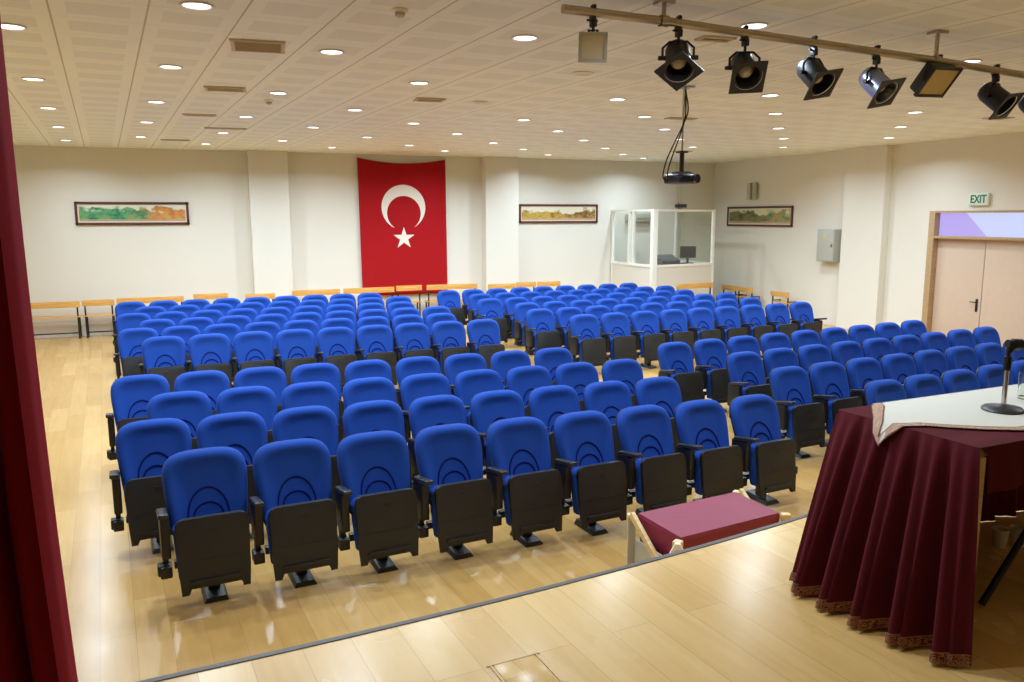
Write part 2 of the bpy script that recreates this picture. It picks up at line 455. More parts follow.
# lit corridor wall and darker sloping soffit painted into the pane's own glow
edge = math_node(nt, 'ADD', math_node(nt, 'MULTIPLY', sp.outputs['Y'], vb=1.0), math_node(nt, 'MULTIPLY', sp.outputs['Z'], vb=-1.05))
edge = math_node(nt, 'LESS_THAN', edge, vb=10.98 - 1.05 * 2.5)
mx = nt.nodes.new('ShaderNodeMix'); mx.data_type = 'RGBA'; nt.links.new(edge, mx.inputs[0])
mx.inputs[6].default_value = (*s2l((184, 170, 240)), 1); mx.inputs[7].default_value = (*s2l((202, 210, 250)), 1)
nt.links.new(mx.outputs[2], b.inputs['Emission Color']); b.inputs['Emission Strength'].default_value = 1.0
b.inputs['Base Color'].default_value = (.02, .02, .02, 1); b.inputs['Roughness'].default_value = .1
at_door(m.build('transom_glass', mt, d))

# ------------------------------------------------------------------ auditorium seats
def lean(z): return .33 * (z - .935)
def back_outline(n=26, grow=0.0):
    pts = []
    hw, zc, hh = .263 + grow, .770, .165 + grow
    for i in range(n + 1):
        t = pi * i / n
        c, s = cos(t), sin(t)
        pts.append((hw * math.copysign(abs(c) ** .56, c), zc + hh * abs(s) ** .74))
    # sides narrow a little towards the bottom, corners rounded
    left = [(-.260 - grow, .70), (-.250 - grow, .60), (-.238 - grow, .50), (-.228 - grow, .43 - grow * .5), (-.205, .40 - grow)]
    right = [(-x, z) for x, z in left[::-1]]
    return pts + left + [(-.1, .397 - grow), (0, .397 - grow), (.1, .397 - grow)] + right
def inset(pts, d):
    cx, cz = 0, .68
    out = []
    for x, z in pts:
        sx = max(0.0, 1 - d / .243); sz = max(0.0, 1 - d / .27)
        out.append((cx + (x - cx) * sx, cz + (z - cz) * sz))
    return out
def pillow(mb, steps, base):
    rings = []
    for d, y in steps:
        rings.append([mb.bm.verts.new((x, lean(z) + y, z)) for x, z in inset(base, d)])
    n = len(base)
    for A, B in zip(rings, rings[1:]):
        for k in range(n):
            mb.bm.faces.new((A[k], A[(k + 1) % n], B[(k + 1) % n], B[k]))
    mb.bm.faces.new(rings[0][::-1]); mb.bm.faces.new(rings[-1])

def make_seat():
    root = empty('auditorium_seat')
    # backrest: padded front with a rolled rim and two stitched arcs
    m = MB(); base = back_outline()
    pillow(m, [(.02, .018), (.0, .004), (.0, -.022), (.007, -.046), (.022, -.062), (.042, -.064), (.062, -.056), (.09, -.042), (.13, -.036), (.18, -.035)], base)
    for hw, top in ((.127, .705), (.092, .612)):
        pts = []
        for i in range(19):
            t = pi * i / 18
            x, z = hw * cos(t), .53 + (top - .53) * sin(t)
            pts.append((x, lean(z) - .038, z))
        m.tube(pts, .0065, 6, mi=1)
    m.build('backrest', [M_BLUE, M_SEAM], root, angle=50)
    m = MB(); pillow(m, [(.03, .034), (.006, .03), (.002, .015), (.02, .006)], base)
    m.build('back_shell', M_BLACK, root, angle=50)
    # folded-up seat: blue cushion behind, black shell facing the stage
    til = lambda z: -.405 + .12 * (z - .12)
    def slab(w0, w1, z0, z1, yf, yb, r):
        o_ = []
        for (sx, cz, st) in ((1, z1 - r, 0), (-1, z1 - r, pi / 2)):
            w = w1
            for k in range(6):
                t = st + (pi / 2) * k / 5
                o_.append((sx * (w - r) + r * cos(t), cz + r * sin(t)))
        return o_ + [(-w0, z0), (w0, z0)]
    def sheared(mb, outline, y0, y1, bevel):
        vs = mb.prism(outline, y0, y1, 'XZ', bevel=bevel)
    m = MB(); sheared(m, slab(.215, .232, .20, .550, 0, 0, .06), .036, .135, .025)
    for v in m.bm.verts: v.co.y += til(v.co.z)
    m.build('seat_cushion', M_BLUE, root, angle=60)
    m = MB()
    top = slab(.213, .222, .2, .584, 0, 0, .05)[:-2]
    outl = top + [(-.216, .24), (-.207, .105), (-.162, .105), (-.157, .152), (.157, .152), (.162, .105), (.207, .105), (.216, .24)]
    sheared(m, outl, 0, .034, .009)
    m.box((0, -.006, .186), (.31, .022, .024), bevel=.006)
    m.box((0, -.002, .51), (.05, .008, .008), bevel=.002)
    m.box((0, -.0005, .32), (.36, .004, .004))
    for v in m.bm.verts: v.co.y += til(v.co.z)
    m.build('seat_shell', M_BLACK, root, angle=35)
    # arm at the seat's own left side
    arm = MB(); arm.box((0, 0, 0), (.062, .27, .032), rot=Euler((radians(-9), 0, 0)), bevel=.012, seg=3)
    bmesh.ops.translate(arm.bm, vec=(0, -.275, .622), verts=arm.bm.verts)
    a = arm.build('armrest', M_ARM, root); a.location = (-.284, 0, 0)
    p = MB(); p.box((.008, -.205, .46), (.056, .19, .27), bevel=.012); p.box((.004, -.19, .31), (.034, .07, .12), bevel=.006); p.box((.002, -.22, .225), (.072, .11, .078), bevel=.012)
    p.build('arm_post', M_STEEL, a)
    # beam, pedestal, foot
    m = MB(); m.box((0, -.19, .245), (.462, .05, .05), bevel=.006); m.build('beam', M_STEEL, root)
    m = MB(); m.box((0, -.19, .125), (.075, .07, .19), bevel=.008)
    pd = m.build('pedestal', M_STEEL, root)
    m = MB(); vs = m.box((0, -.20, .016), (.15, .29, .032), bevel=.006)
    for v in m.bm.verts:
        if v.co.z > .02: v.co.x *= .8; v.co.y = -.17 + (v.co.y + .17) * .93; v.co.z += max(0, (v.co.y + .25)) * .10
    m.build('foot_plate', M_STEEL, pd)
    return root

def add_right_arm(root):
    for ch in list(root.children):
        if ch.name.startswith('armrest'):
            c = copy_tree(ch, root); c.location.x = .284
def add_beam_cap(root, side):
    m = MB(); m.box((side * (.315 if side > 0 else .295), -.22, .235), (.13 if side > 0 else .075, .075, .075), bevel=.012)
    m.build('beam_cap', M_BLACK, root)

# every row runs between its two end seats: x, y of the first, x, y of the last, how many, size at both ends
BLOCKS = {
    'A': ('front left block', 5.0, 5.0, [
        (-.016, 5.504, 4.494, 5.589, 9, 1.0, .96), (-.364, 6.481, 4.137, 6.590, 9, 1.0, .96),
        (-.195, 7.467, 4.311, 7.601, 9, 1.0, .96), (-.560, 8.436, 3.937, 8.595, 9, 1.0, .96)]),
    'B': ('rear left block', 4.0, 4.6, [
        (-.427, 11.161, 3.997, 11.282, 9, 1.0, .99), (-.784, 12.146, 3.638, 12.273, 9, 1.0, .99), (-.574, 13.124, 3.850, 13.257, 9, 1.0, .99),
        (-.958, 14.108, 3.463, 14.248, 9, 1.0, .99), (-.754, 15.115, 3.668, 15.261, 9, 1.0, .99), (-1.124, 16.063, 3.296, 16.215, 9, 1.0, .99)]),
    'C': ('rear right block', 4.6, 5.0, [
        (5.710, 11.304, 10.257, 11.567, 9, .98, .965), (5.380, 12.306, 9.924, 12.578, 9, .98, .965), (5.558, 13.284, 10.104, 13.565, 9, .98, .965),
        (5.187, 14.244, 9.730, 14.534, 9, .98, .965), (5.348, 15.235, 9.893, 15.534, 9, .98, .965), (4.969, 16.208, 9.510, 16.516, 9, .98, .965)]),
    'D': ('front right block', 5.5, 6.0, [
        (6.078, 5.652, 8.348, 5.893, 5, .96, .955), (5.703, 6.551, 9.683, 6.978, 8, .96, .951),
        (5.862, 7.491, 10.414, 7.986, 9, .96, .95), (5.520, 8.421, 10.071, 8.921, 9, .96, .95)]),
}
proto = make_seat(); first = True
for key, (bname, f0, f1, rws) in BLOCKS.items():
    for ri, (x0, y0, x1, y1, n, s0, s1) in enumerate(rws):
        rown = 'front' if ri == 0 else ('back' if ri == len(rws) - 1 else ORD[ri])
        for i in range(n):
            t = i / (n - 1)
            s = proto if first else copy_tree(proto)
            s.location = (x0 + (x1 - x0) * t - .004, y0 + (y1 - y0) * t + .05, 0)
            s.rotation_euler = (0, 0, radians(f0 + (f1 - f0) * t))
            k = s0 + (s1 - s0) * t
            s.scale = (k, k, k)
            tag(s, 'blue folding seat, %s from the left in the %s row of the %s' % (ORD[i], rown, bname), 'seat', 'blue seats of the ' + bname)
            first = False
# the row ends: a capped beam at the aisles, an extra arm where one shows
bpy.context.view_layer.update()
seats = [o for o in COL.objects if o.parent is None and o.get('category') == 'seat']
for o in seats:
    if ' first from the left' in o['label']: add_beam_cap(o, -1)
    if ' ninth from the left' in o['label']: add_beam_cap(o, 1)
    if 'ninth from the left in the front row of the rear right' in o['label']: add_right_arm(o)

# ------------------------------------------------------------------ benches along the walls
def bench(loc, rz, w, label, plank_z=.775, seat_z=.455):
    r = empty('bench', loc, rz)
    m = MB(); m.box((0, 0, plank_z), (w, .022, .125), bevel=.004); m.build('back_plank', M_BENCHW, r)
    m = MB(); m.box((0, .14, seat_z), (w, .27, .022), bevel=.004); m.build('seat_plank', M_BENCHW, r)
    for sx in (-1, 1):
        x = sx * (w / 2 - .05)
        m = MB()
        m.box((x, .022, plank_z / 2), (.03, .022, plank_z))
        m.box((x, .25, .22), (.03, .022, .44))
        m.box((x, .14, .435), (.03, .23, .02)); m.box((x, .14, .015), (.03, .25, .03))
        m.build('leg', M_STEEL, r)
    m = MB(); m.box((0, .025, .12), (w - .1, .02, .025)); m.build('foot_rail', M_STEEL, r)
    tag(r, label, 'bench', 'wooden benches along the walls')
    return r
BX = [(-3.62, -2.225, 'wooden bench with black legs by the back wall, partly behind the stage curtain', .77),
      (-2.185, -1.585, 'short wooden bench at the left wall end, just past the long one', .785),
      (-1.545, -.25, 'long wooden bench behind the left end of the back seat row', .80),
      (-.06, .64, 'short wooden bench just left of the first back wall pillar', .83),
      (.98, 1.605, 'wooden bench standing before the first back wall pillar', .815),
      (2.0, 3.06, 'wooden bench between the first pillar and the red flag', .835),
      (3.13, 4.315, 'wooden bench before the left half of the red flag', .84),
      (4.36, 4.98, 'short wooden bench under the middle of the red flag', .86),
      (5.10, 6.37, 'wooden bench under the right edge of the red flag', .855),
      (6.55, 7.26, 'wooden bench standing before the second back wall pillar', .845),
      (7.39, 7.925, 'short wooden bench just right of the second back wall pillar', .845),
      (7.96, 8.595, 'wooden bench under the right wall painting beside the glass booth, past the second pillar', .84)]
for x0, x1, lab, zt in BX:
    bench(((x0 + x1) / 2, 18.40 - .28 if .9 < x0 < 1.1 or 6.5 < x0 < 6.6 else 18.38, 0), 0, x1 - x0, lab, plank_z=zt - .06, seat_z=.455)
bench((11.17, 16.25, 0), radians(8), 1.13, 'wooden bench standing in front of the glass booth', plank_z=.80)
for (y0, y1, lab) in ((17.70, 17.10, 'wooden bench by the right wall nearest the glass booth corner'),
                      (17.06, 16.44, 'middle bench of three by the right wall, under the twin sconce'),
                      (15.75, 15.11, 'wooden bench by the right wall between painting and grey box')):
    bench((13.02, (y0 + y1) / 2, 0), -pi / 2, abs(y1 - y0), lab, plank_z=.60, seat_z=.40)

# ------------------------------------------------------------------ flag
FX0, FX1, FZ0, FZ1 = 3.60, 5.70, .62, 3.80
def flag_y(x, z):
    u = (x - FX0) / (FX1 - FX0); v = (z - FZ0) / (FZ1 - FZ0)
    return BACK - .045 - .018 * (sin(u * 9 + v * 1.2) * .5 + .5) - .012 * sin(u * 23 + v * 3) * (1 - v) * .6 - .004
def flag_top(x):
    u = (x - FX0) / (FX1 - FX0)
    return FZ1 - .11 * 4 * u * (1 - u)
fl = empty('flag', ((FX0 + FX1) / 2, BACK - .04, FZ0))
inv = Matrix.Translation(fl.location).inverted()
def cloth(mb_rows): pass
m = MB(); rows = []
for j in range(41):
    row = []
    for i in range(61):
        x = FX0 + (FX1 - FX0) * i / 60
        z = FZ0 + (flag_top(x) - FZ0) * j / 40
        x2 = x + .035 * (1 - j / 40) * (1 if i < 30 else .3)
        row.append((x2, flag_y(x2, z), z))
    rows.append(row)
m.grid(rows)
o = m.build('flag_cloth', M_RED, fl, angle=80); o.matrix_parent_inverse = inv
sm = o.modifiers.new('solid', 'SOLIDIFY'); sm.thickness = .004; sm.offset = -1
CX, CZ = 4.658, 2.675
def emblem_grid(name, rows, label=None):
    m = MB(); m.grid([[(x, flag_y(x, z) - .009, z) for x, z in r] for r in rows])
    o = m.build(name, M_WHITEC, fl, angle=80); o.matrix_parent_inverse = inv
    return o
# crescent: outer circle minus an inner circle set lower
R1, R2, dz = .525, .405, -.137
rows = []
for i in range(81):
    t = -pi / 2 + .235 + (2 * pi - .47) * i / 80
    ox, oz = CX + R1 * cos(t), CZ + R1 * sin(t)
    # where the ray towards the inner centre meets the inner circle
    ic = Vector((CX + .008, CZ + dz)); dv = Vector((ox, oz)) - ic; L_ = dv.length
    k = min(1.0, R2 / L_)
    ip = ic + dv * k
    rows.append([(ox + (ip.x - ox) * j / 6, oz + (ip.y - oz) * j / 6) for j in range(7)])
rows = [r for r in rows if (Vector(r[0]) - Vector(r[-1])).length > .002]
emblem_grid('crescent', rows)
SX, SZ, SR = 4.655, 1.955, .265
m = MB(); c0 = m.bm.verts.new((SX, flag_y(SX, SZ) - .010, SZ)); ring = []
for k in range(10):
    t = pi / 2 + k * pi / 5; r = SR if k % 2 == 0 else SR * .382
    x, z = SX + r * cos(t), SZ + r * sin(t)
    ring.append(m.bm.verts.new((x, flag_y(x, z) - .010, z)))
for k in range(10): m.bm.faces.new((c0, ring[k], ring[(k + 1) % 10]))
bmesh.ops.subdivide_edges(m.bm, edges=m.bm.edges[:], cuts=2, use_grid_fill=True)
for v in m.bm.verts: v.co.y = flag_y(v.co.x, v.co.z) - .010
o = m.build('star', M_WHITEC, fl, angle=80); o.matrix_parent_inverse = inv
m = MB(); pts = []
for i in range(25):
    x = FX0 - .02 + (FX1 - FX0 + .04) * i / 24
    pts.append((x, BACK - .06, flag_top(min(max(x, FX0), FX1)) + .006))
m.tube(pts, .006, 6); o = m.build('hanging_cord', M_GREY, fl); o.matrix_parent_inverse = inv
tag(fl, 'tall red flag with white crescent and star hanging on the back wall', 'flag')

# ------------------------------------------------------------------ paintings
def picture(name_loc, rz, w, h, mat, label):
    r = empty('painting', name_loc, rz)
    m = MB(); t = .05
    for (c, s) in (((0, 0, h / 2 - t / 2), (w, .04, t)), ((0, 0, -h / 2 + t / 2), (w, .04, t)), ((-w / 2 + t / 2, 0, 0), (t, .04, h)), ((w / 2 - t / 2, 0, 0), (t, .04, h))):
        m.box(c, s, bevel=.006)
    m.build('picture_frame', M_FRAME, r)
    m = MB(); m.box((0, .008, 0), (w - .06, .012, h - .06)); m.build('mount', M_MOUNT, r)
    m = MB(); a, b_ = w / 2 - .075, h / 2 - .078
    m.grid([[(-a, 0, -b_), (a, 0, -b_)], [(-a, 0, b_), (a, 0, b_)]], uv=lambda u, v: (u, v))
    o = m.build('canvas', mat, r); o.location = (0, -.001, 0)
    tag(r, label, 'painting', 'framed wall paintings')
P1 = painting('painted_green_wood', ((20, 64, 50), (44, 128, 84), (96, 160, 110), (150, 140, 70)), ((120, 130, 80), (190, 116, 56), (206, 140, 70), (168, 180, 96)), (214, 220, 196), 3.1, .75)
P2 = painting('painted_autumn_hills', ((96, 70, 30), (170, 130, 50), (196, 166, 70), (110, 120, 50)), ((84, 60, 36), (130, 76, 40), (160, 150, 60), (90, 56, 40)), (222, 216, 190), 7.7, .62)
P3 = painting('painted_meadow', ((40, 62, 44), (88, 96, 60), (130, 120, 70), (60, 84, 56)), ((196, 104, 56), (170, 150, 80), (110, 140, 100), (70, 110, 90)), (206, 204, 170), 12.4, .75)
picture((-1.127, BACK - .022, 2.542), 0, 2.17, .475, P1, 'long framed green landscape painting on the left of the back wall')
picture((8.71, BACK - .022, 2.53), 0, 2.20, .47, P2, 'long framed autumn landscape painting beside the second pillar')
picture((SIDE - .022, 16.80, 2.445), -pi / 2, 2.53, .505, P3, 'framed meadow landscape painting on the right wall under the sconce')

# ------------------------------------------------------------------ glass control booth
bo = empty('control_booth', (10.25, 16.66, 0)); binv = Matrix.Translation(bo.location).inverted()
def bpart(m, name, mat, par=None, **k):
    o = m.build(name, mat, par or bo, **k)
    if par is None: o.matrix_parent_inverse = binv
    return o
A_, B_, C_, D_ = Vector((10.25, BACK - .02, 0)), Vector((10.25, 16.66, 0)), Vector((12.17, 17.0, 0)), Vector((12.17, BACK - .02, 0))
SILL, TOP = 1.27, 2.62
def wallseg(m, p, q, z0, z1, t):
    dvec = q - p; L_ = dvec.length; ang = math.atan2(dvec.y, dvec.x)
    c = (p + q) / 2
    m.box((c.x, c.y, (z0 + z1) / 2), (L_, t, z1 - z0), rot=Euler((0, 0, ang)))
for p, q, nm in ((A_, B_, 'base_panel'), (B_, C_, 'base_panel'), (C_, D_, 'base_panel')):
    m = MB(); wallseg(m, p, q, .0, SILL - .03, .05); bpart(m, nm, M_PANEL)
for p, q in ((A_, B_), (B_, C_), (C_, D_)):
    m = MB(); wallseg(m, p, q, SILL - .035, SILL + .02, .085); bpart(m, 'sill_rail', M_WHITE)
    m = MB(); wallseg(m, p, q, TOP - .05, TOP, .06); bpart(m, 'top_rail', M_WHITE)
for P in (A_ + Vector((.0, -.05, 0)), B_, C_, D_ + Vector((0, -.05, 0))):
    m = MB(); w = .13 if P is B_ else .07
    m.box((P.x, P.y, TOP / 2), (w, w, TOP), bevel=.006); bpart(m, 'corner_post', M_WHITE)
# door-like sash on the aisle side
for y in (17.62, 17.82):
    m = MB(); m.box((10.25, y, (SILL + TOP) / 2), (.065, .07, TOP - SILL)); bpart(m, 'mullion', M_WHITE)
for p, q in ((A_ + Vector((0, -.1, 0)), Vector((10.25, 17.86, 0))), (Vector((10.25, 17.58, 0)), B_ + Vector((0, .07, 0))), (B_.lerp(C_, .045), C_.lerp(B_, .03)), (C_ + Vector((0, .05, 0)), D_ - Vector((0, .1, 0)))):
    m = MB(); wallseg(m, p, q, SILL + .02, TOP - .05, .008); bpart(m, 'glass_pane', M_PANE)
tag(bo, 'white framed glass control booth in the far right corner', 'booth')
# desk and equipment in the booth
r = empty('control_desk', (11.25, 17.35, 0), radians(10))
m = MB(); m.box((0, 0, 1.25), (1.6, .6, .035), bevel=.005); m.build('desktop', M_PANEL, r)
for sx in (-1, 1):
    m = MB(); m.box((sx * .74, 0, .62), (.04, .55, 1.23)); m.build('side_panel', M_PANEL, r)
tag(r, 'pale control desk inside the glass booth', 'desk')
r = empty('computer_monitor', (11.66, 17.32, 1.268), radians(-20))
m = MB(); m.box((0, 0, .29), (.41, .035, .30), bevel=.008); sc_ = m.build('screen_housing', M_DGREY, r)
m = MB(); m.box((0, -.018, .29), (.37, .004, .26)); m.build('screen', M_SCREEN, sc_)
m = MB(); m.box((0, .02, .09), (.06, .03, .16), bevel=.005); m.box((0, .0, .012), (.22, .18, .022), bevel=.006); m.build('monitor_stand', M_STEEL, r)
tag(r, 'dark computer monitor on the desk in the glass booth', 'monitor')
r = empty('keyboard', (11.50, 17.10, 1.268), radians(10))
m = MB(); m.box((0, 0, .014), (.34, .11, .024), bevel=.005); m.build('keyboard_body', M_DGREY, r)
m = MB()
for j in range(4):
    for i in range(12): m.box((-.154 + i * .028, -.036 + j * .024, .029), (.023, .019, .008))
m.build('keys', M_STEEL, r)
tag(r, 'dark keyboard lying before the monitor in the booth', 'keyboard')
r = empty('mixing_console', (10.93, 17.18, 1.268), radians(10))
m = MB(); m.prism([(-.2, 0), (.2, 0), (.2, .22), (.12, .24), (-.2, .10)], -.30, .30, 'YZ', bevel=.01)
m.build('console_body', M_DGREY, r)
m = MB()
for i in range(10):
    for j in range(3):
        m.lathe([(.009, 0), (.009, .02), (0, .02)], 8, c=(-.25 + i * .055, -.12 + j * .09, .13 + j * .04))
m.build('console_knobs', M_GREY, r)
tag(r, 'dark sound mixing console on the desk in the booth', 'mixer')
# wall-mounted control box and conduits on the back wall behind the booth glass
r = empty('wall_camera', (12.24, BACK - .005, 2.70))
m = MB(); m.box((0, -.01, .02), (.10, .02, .20), bevel=.004); m.box((0, -.10, -.04), (.05, .18, .03)); m.build('camera_bracket', M_GREY, r)
m = MB(); m.box((0, -.16, .03), (.30, .14, .09), bevel=.015); m.build('camera_body', M_DGREY, r)
tag(r, 'small dark box on a bracket on the back wall above the booth', 'wall box')
r = empty('cable_conduit', (12.20, BACK - .01, 1.3))
for dx in (0.0, .20):
    m = MB(); m.box((dx, -.012, 1.285), (.045, .024, 2.57), bevel=.004); m.build('conduit_channel', M_PANEL, r)
tag(r, 'pair of cream cable channels running up the back wall behind the booth', 'conduit')
r = empty('reflected_unit', (10.98, BACK - .012, 2.36))  # solid stand-in for an air conditioner's reflection in the booth glass
m = MB(); m.box((0, -.09, .06), (.72, .18, .20), bevel=.03); m.build('unit_body', M_GREY, r)
m = MB()
for k in range(3): m.box((0, -.183, .01 + k * .02), (.60, .006, .006))
m.build('air_outlet', M_VENTD, r)
tag(r, 'grey slim unit standing in for an air conditioner reflection in the booth glass', 'wall unit')

# ------------------------------------------------------------------ right wall fittings
r = empty('wall_sconce', (SIDE - .002, 17.0, 3.08), -pi / 2)
m = MB(); m.box((0, -.02, 0), (.12, .04, .30), bevel=.006); m.build('back_plate', M_GREY, r)
for sx in (-1, 1):
    m = MB(); m.lathe([(.0, -.21), (.055, -.21), (.06, -.19), (.06, .19), (.055, .21), (0, .21)], 16, c=(sx * .10, -.085, 0)); m.build('lamp_tube', M_GREY, r)
tag(r, 'twin metal tube sconce on the right wall above the painting', 'wall lamp')
r = empty('electrical_box', (SIDE - .002, 14.22, 1.80), -pi / 2)
m = MB(); m.box((0, -.10, 0), (.52, .20, .72), bevel=.008); bx = m.build('cabinet_body', M_GREY, r)
m = MB(); m.box((0, -.205, 0), (.48, .012, .68), bevel=.005); dr = m.build('cabinet_door', M_GREY, r)
m = MB(); m.box((.20, -.218, .0), (.022, .018, .07), bevel=.004); m.build('latch', M_DGREY, dr)
m = MB(); m.box((-.02, -.2125, .19), (.10, .003, .10)); m.build('warning_label', plain('yellow_label', (206, 190, 110), .6), dr)
tag(r, 'grey metal electrical cabinet on the right wall beside the pillar', 'electrical box')
r = empty('exit_sign', (SIDE - .002, 10.62, 2.745), -pi / 2)
m = MB(); m.box((0, -.03, 0), (.40, .06, .215), bevel=.01); m.build('sign_box', M_EXITW, r)
cu = bpy.data.curves.new('exit_text', 'FONT'); cu.body = 'EXIT'; cu.align_x = 'CENTER'; cu.align_y = 'CENTER'; cu.size = .20; cu.extrude = .003; cu.offset = .004
to = bpy.data.objects.new('exit_text', cu); COL.objects.link(to)
bpy.context.view_layer.update()
me = bpy.data.meshes.new_from_object(to.evaluated_get(bpy.context.evaluated_depsgraph_get()))
bpy.data.objects.remove(to); me.materials.clear(); me.materials.append(M_GREEN)
lo = bpy.data.objects.new('exit_lettering', me); COL.objects.link(lo); lo.parent = r
lo.rotation_euler = (pi / 2, 0, 0); lo.location = (0, -.063, 0); lo.scale = (.78, 1, 1)
tag(r, 'green and white EXIT sign on the right wall above the double door', 'sign')

# ------------------------------------------------------------------ ceiling: downlights, vents, detectors
def make_lamp(lit):
    r = empty('ceiling_downlight')
    m = MB(); m.lathe([(.092, 0.0), (.112, -.004), (.112, -.009), (.098, -.012), (.088, -.004), (.088, 0)], 28)
    m.build('lamp_ring', M_RING, r)
    m = MB(); m.lathe([(0, -.0045), (.089, -.0045), (.089, -.002)], 28)
    m.build('lamp_glass', M_LIT if lit else M_OFF, r)
    return r
COLS = [
    [(-1.18, 7.25), (-1.44, 9.83), (-1.66, 12.30), (-1.87, 14.76), (-2.08, 17.21)],
    [(.12, 6.10), (-.10, 8.59), (-.32, 11.19), (-.54, 13.58), (-.75, 16.04)],
    [(1.22, 7.33), (1.02, 9.91), (.81, 12.37), (.59, 14.82), (.35, 17.13)],
    [(2.58, 6.22), (2.36, 8.65), (2.13, 11.09), (1.90, 13.42), (1.68, 15.92)],
    [(4.04, 5.22), (3.745, 7.505, 0), (3.458, 9.811, 0), (3.26, 12.32), (3.03, 14.73), (2.79, 17.12)],
    [(4.95, 8.97), (4.68, 11.33), (4.37, 13.60), (4.15, 16.06)],
    [(6.84, 5.66), (6.50, 8.04), (6.17, 10.37), (5.82, 12.58), (5.56, 15.01), (5.22, 17.13)],
    [(7.71, 9.41), (7.36, 11.71), (6.97, 13.90), (6.67, 16.17)],
    [(9.45, 8.61), (9.03, 10.93), (8.57, 13.10), (8.20, 15.34), (7.80, 17.41)],
    [(10.76, 10.07), (10.30, 12.30), (9.77, 14.46), (9.36, 16.66)],
    [(12.03, 11.51), (11.59, 13.85), (10.46, 17.60)],
]
# unseen downlights carrying on the ceiling pattern, added to brighten stage and right wall
UNSEEN_L = [(.36, 3.62), (2.80, 3.80), (7.1, 3.2), (11.2, 7.6), (9.9, 6.2)]
lamp_on = make_lamp(True); lamp_off = make_lamp(False); used = {True: False, False: False}
lights = []
def area_light(x, y, power, name='downlight_beam'):
    ld = bpy.data.lights.new(name, 'AREA'); ld.shape = 'DISK'; ld.size = .16; ld.energy = power; ld.color = (.72, .87, 1.0); ld.spread = radians(152)
    lo = bpy.data.objects.new(name, ld); COL.objects.link(lo); lo.location = (x, y, CEIL - .016)
    return lo
P_HALL, P_STAGE = 39.5, 28.0
for ci, colm in enumerate(COLS):
    for li, q in enumerate(colm):
        lit = len(q) == 2
        src = lamp_on if lit else lamp_off
        o = copy_tree(src) if used[lit] else src
        used[lit] = True
        o.location = (q[0], q[1], CEIL)
        tag(o, '%s round ceiling downlight, %s from the stage in the %s lamp line from the left' % ('lit' if lit else 'unlit', ORD[li], ORD[ci]), 'ceiling light', 'recessed ceiling downlights')
        if lit: area_light(q[0], q[1], P_HALL * (.95 if q[1] > 17.5 else 1))
for i, (x, y) in enumerate(UNSEEN_L):
    o = copy_tree(lamp_on); o.location = (x, y, CEIL)
    tag(o, 'lit round ceiling downlight added outside the view, %s of five around the stage' % ORD[i], 'ceiling light', 'recessed ceiling downlights')
    area_light(x, y, P_STAGE if y < 5 else P_HALL)

def vent(x, y, w, d, rz, label, slats=6, name='ceiling_vent'):
    r = empty(name, (x, y, CEIL), rz)
    m = MB()
    for (c, s) in (((0, d / 2, -.008), (w + .04, .03, .016)), ((0, -d / 2, -.008), (w + .04, .03, .016)), ((w / 2, 0, -.008), (.03, d, .016)), ((-w / 2, 0, -.008), (.03, d, .016))): m.box(c, s)
    m.build('vent_frame', M_VENT, r)
    m = MB(); m.box((0, 0, -.003), (w, d, .004)); m.build('vent_recess', M_VENTD, r)
    m = MB()
    for k in range(slats):
        m.box((0, -d / 2 + d * (k + .5) / slats, -.009), (w - .02, d / slats * .45, .008), rot=Euler((.5, 0, 0)))
    m.build('vent_slats', M_VENT, r)
    tag(r, label, 'vent', 'ceiling vents')
vent(.605, 7.30, .40, .42, SKEW, 'large square slotted ceiling vent at the upper left', 9)
vent(.44, 9.80, .40, .26, SKEW, 'slotted ceiling vent, next one behind the large square vent', 4)
vent(.195, 12.36, .40, .16, SKEW, 'narrow ceiling vent left of the third lamp line, third in its line', 2)
vent(.60, 14.05, .60, .10, SKEW, 'long narrow slot vent beside a lit downlight near the back wall', 2)
vent(-.185, 16.46, .46, .16, SKEW, 'narrow ceiling vent nearest the left painting', 2)
vent(2.80, 9.80, .32, .22, SKEW, 'small ceiling vent right of the unlit lamp, ahead of the flag', 3)
vent(6.77, 10.34, .42, .14, SKEW, 'thin ceiling vent beside the projector rod', 2)
vent(10.16, 15.46, .42, .14, SKEW, 'thin ceiling vent near the glass booth', 2)
vent(11.13, 8.65, .30, .22, SKEW, 'ceiling vent behind the spotlights above the double door side', 3)
vent(4.03, 5.69, .26, .12, SKEW, 'small ceiling vent just behind the leftmost black spotlight', 2)
for x, y, lab in ((.974, 10.559, 'round smoke detector on the ceiling left of the third lamp line'), (1.43, 5.708, 'round smoke detector on the ceiling nearest the stage')):
    r = empty('smoke_detector', (x, y, CEIL))
    m = MB(); m.lathe([(.055, 0), (.06, -.012), (.05, -.022), (0, -.022)], 20); m.build('detector_base', M_RING, r)
    m = MB(); m.lathe([(.034, -.022), (.036, -.045), (.02, -.055), (0, -.056)], 16); m.build('sensor_head', M_VENT, r)
    tag(r, lab, 'smoke detector')

